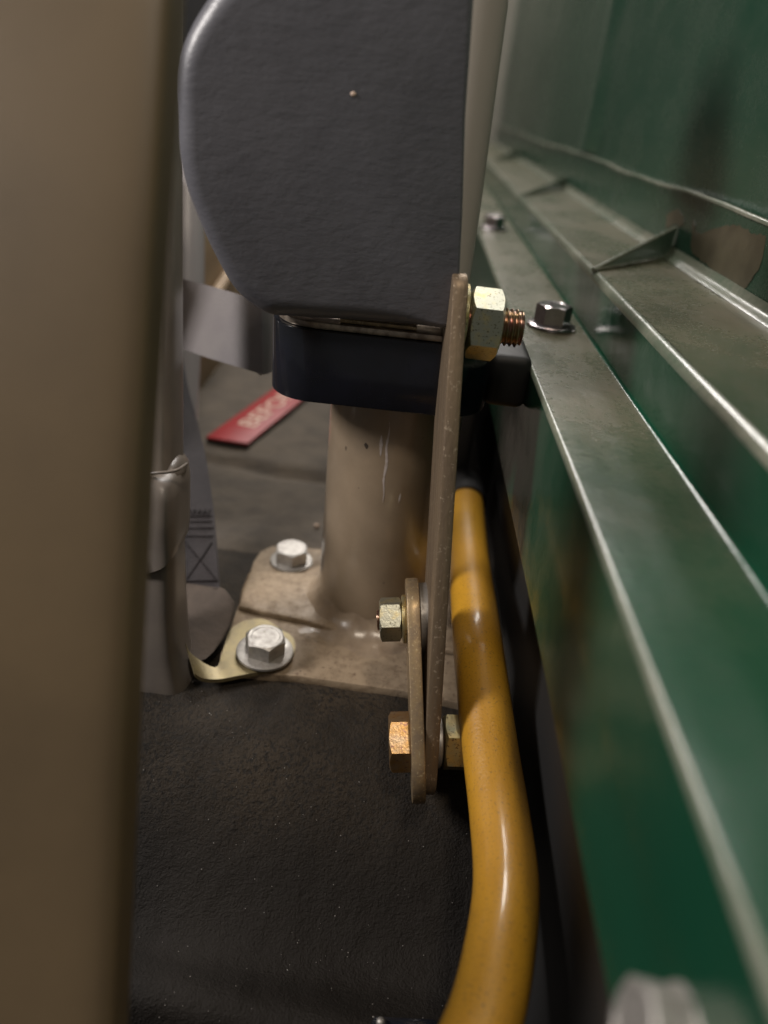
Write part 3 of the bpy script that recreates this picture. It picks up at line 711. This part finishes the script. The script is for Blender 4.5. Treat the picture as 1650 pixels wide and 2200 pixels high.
# ------------------------------------------------------------------ hose
hp = [at(1001, 1000, d=.42), at(1000, 1075, d=.385), at(1007, 1200, d=.335), at(1018, 1300, d=.295), at(1028, 1400, d=.266), at(1052, 1600, d=.240), at(1073, 1750, d=.222), at(1087, 1900, d=.204), at(1072, 2050, d=.188), at(1036, 2200, d=.176), at(960, 2360, d=.166), at(820, 2560, d=.16)]
ho = thing('yellow_hose', 'thick glossy yellow hose curving past the strap to the bottom edge', 'hose', at(1036, 2200, d=.176))
bm = bmesh.new(); hh = catmull(hp[1:], 12); tube(bm, hh, .0090, 48); finish(bm, 'hose', M['yellow'], ho, ang=60)
bm = bmesh.new()
d0 = (hp[1] - hp[2]).normalized()
tube(bm, [hp[1] - d0 * .004, hp[1] - d0 * .0035, hp[1] + d0 * .012, hp[1] + d0 * .020], [.0098, .0104, .0104, .0085], 40); finish(bm, 'end_sleeve', M['rubber'], ho)

# small black clip on the floor at the bottom edge
cl = thing('black_clip', 'small black clip with a pale pin on the floor at the bottom edge', 'clip', at(860, 2190, z=-.036))
bm = bmesh.new(); zslab(bm, [(795, 2300), (798, 2190), (806, 2180), (930, 2186), (945, 2194), (950, 2300)], -.045, -.034, .0012); finish(bm, 'clip_body', M['black'], cl)
bm = bmesh.new(); c = at(818, 2196, z=-.0335); bmesh.ops.create_icosphere(bm, subdivisions=2, radius=.0014)
for v in bm.verts: v.co += c
finish(bm, 'pin', M['zinc'], cl)

# ------------------------------------------------------------------ red tag
tg = thing('red_tag', 'flat red tag with pale lettering lying on the floor mat', 'tag', at(490, 948, z=.004))
zT = .0055
A, B = at(443, 938, z=zT), at(532, 952, z=zT)
Cc, D = at(655, 858, z=zT), at(583, 834, z=zT)
dirA = ((D - A).normalized() + (Cc - B).normalized()).normalized()
Lt = .15
bm = bmesh.new(); slab(bm, [(p.x, p.y) for p in (A, B, B + dirA * Lt, A + dirA * Lt)], .0015, .0003, lambda u, v, w_: V((u, v, zT - .0015 + w_))); finish(bm, 'tag_face', M['red'], tg)
bm = bmesh.new(); slab(bm, [(p.x, p.y) for p in (A, B, B + dirA * Lt, A + dirA * Lt)], .0038, .0003, lambda u, v, w_: V((u, v, .0002 + w_))); finish(bm, 'backing', M['rubber'], tg)
cu = bpy.data.curves.new('lettering', 'FONT'); cu.body = 'BEFORE'; cu.size = 1; cu.extrude = .01
to_ = bpy.data.objects.new('t', cu); COL.objects.link(to_)
dg = bpy.context.evaluated_depsgraph_get(); me = bpy.data.meshes.new_from_object(to_.evaluated_get(dg)); bpy.data.objects.remove(to_)
me.name = 'lettering'
width = (B - A).length
perp = V((-dirA.y, dirA.x, 0)); across = abs((B - A).dot(perp))
hgt = across * .46
mx = max(v.co.x for v in me.vertices); my = max(v.co.y for v in me.vertices)
start = (A + B) / 2 + dirA * .024 - perp * hgt / 2
tlen = .085
for v in me.vertices:
    q = start + dirA * (v.co.x / mx * tlen) + perp * (v.co.y / my * hgt); v.co = V((q.x, q.y, zT + .0002 + v.co.z * .01)) - tg.matrix_world.translation
me.materials.clear(); me.materials.append(M['print'])
lo_ = bpy.data.objects.new('lettering', me); COL.objects.link(lo_); lo_.parent = tg
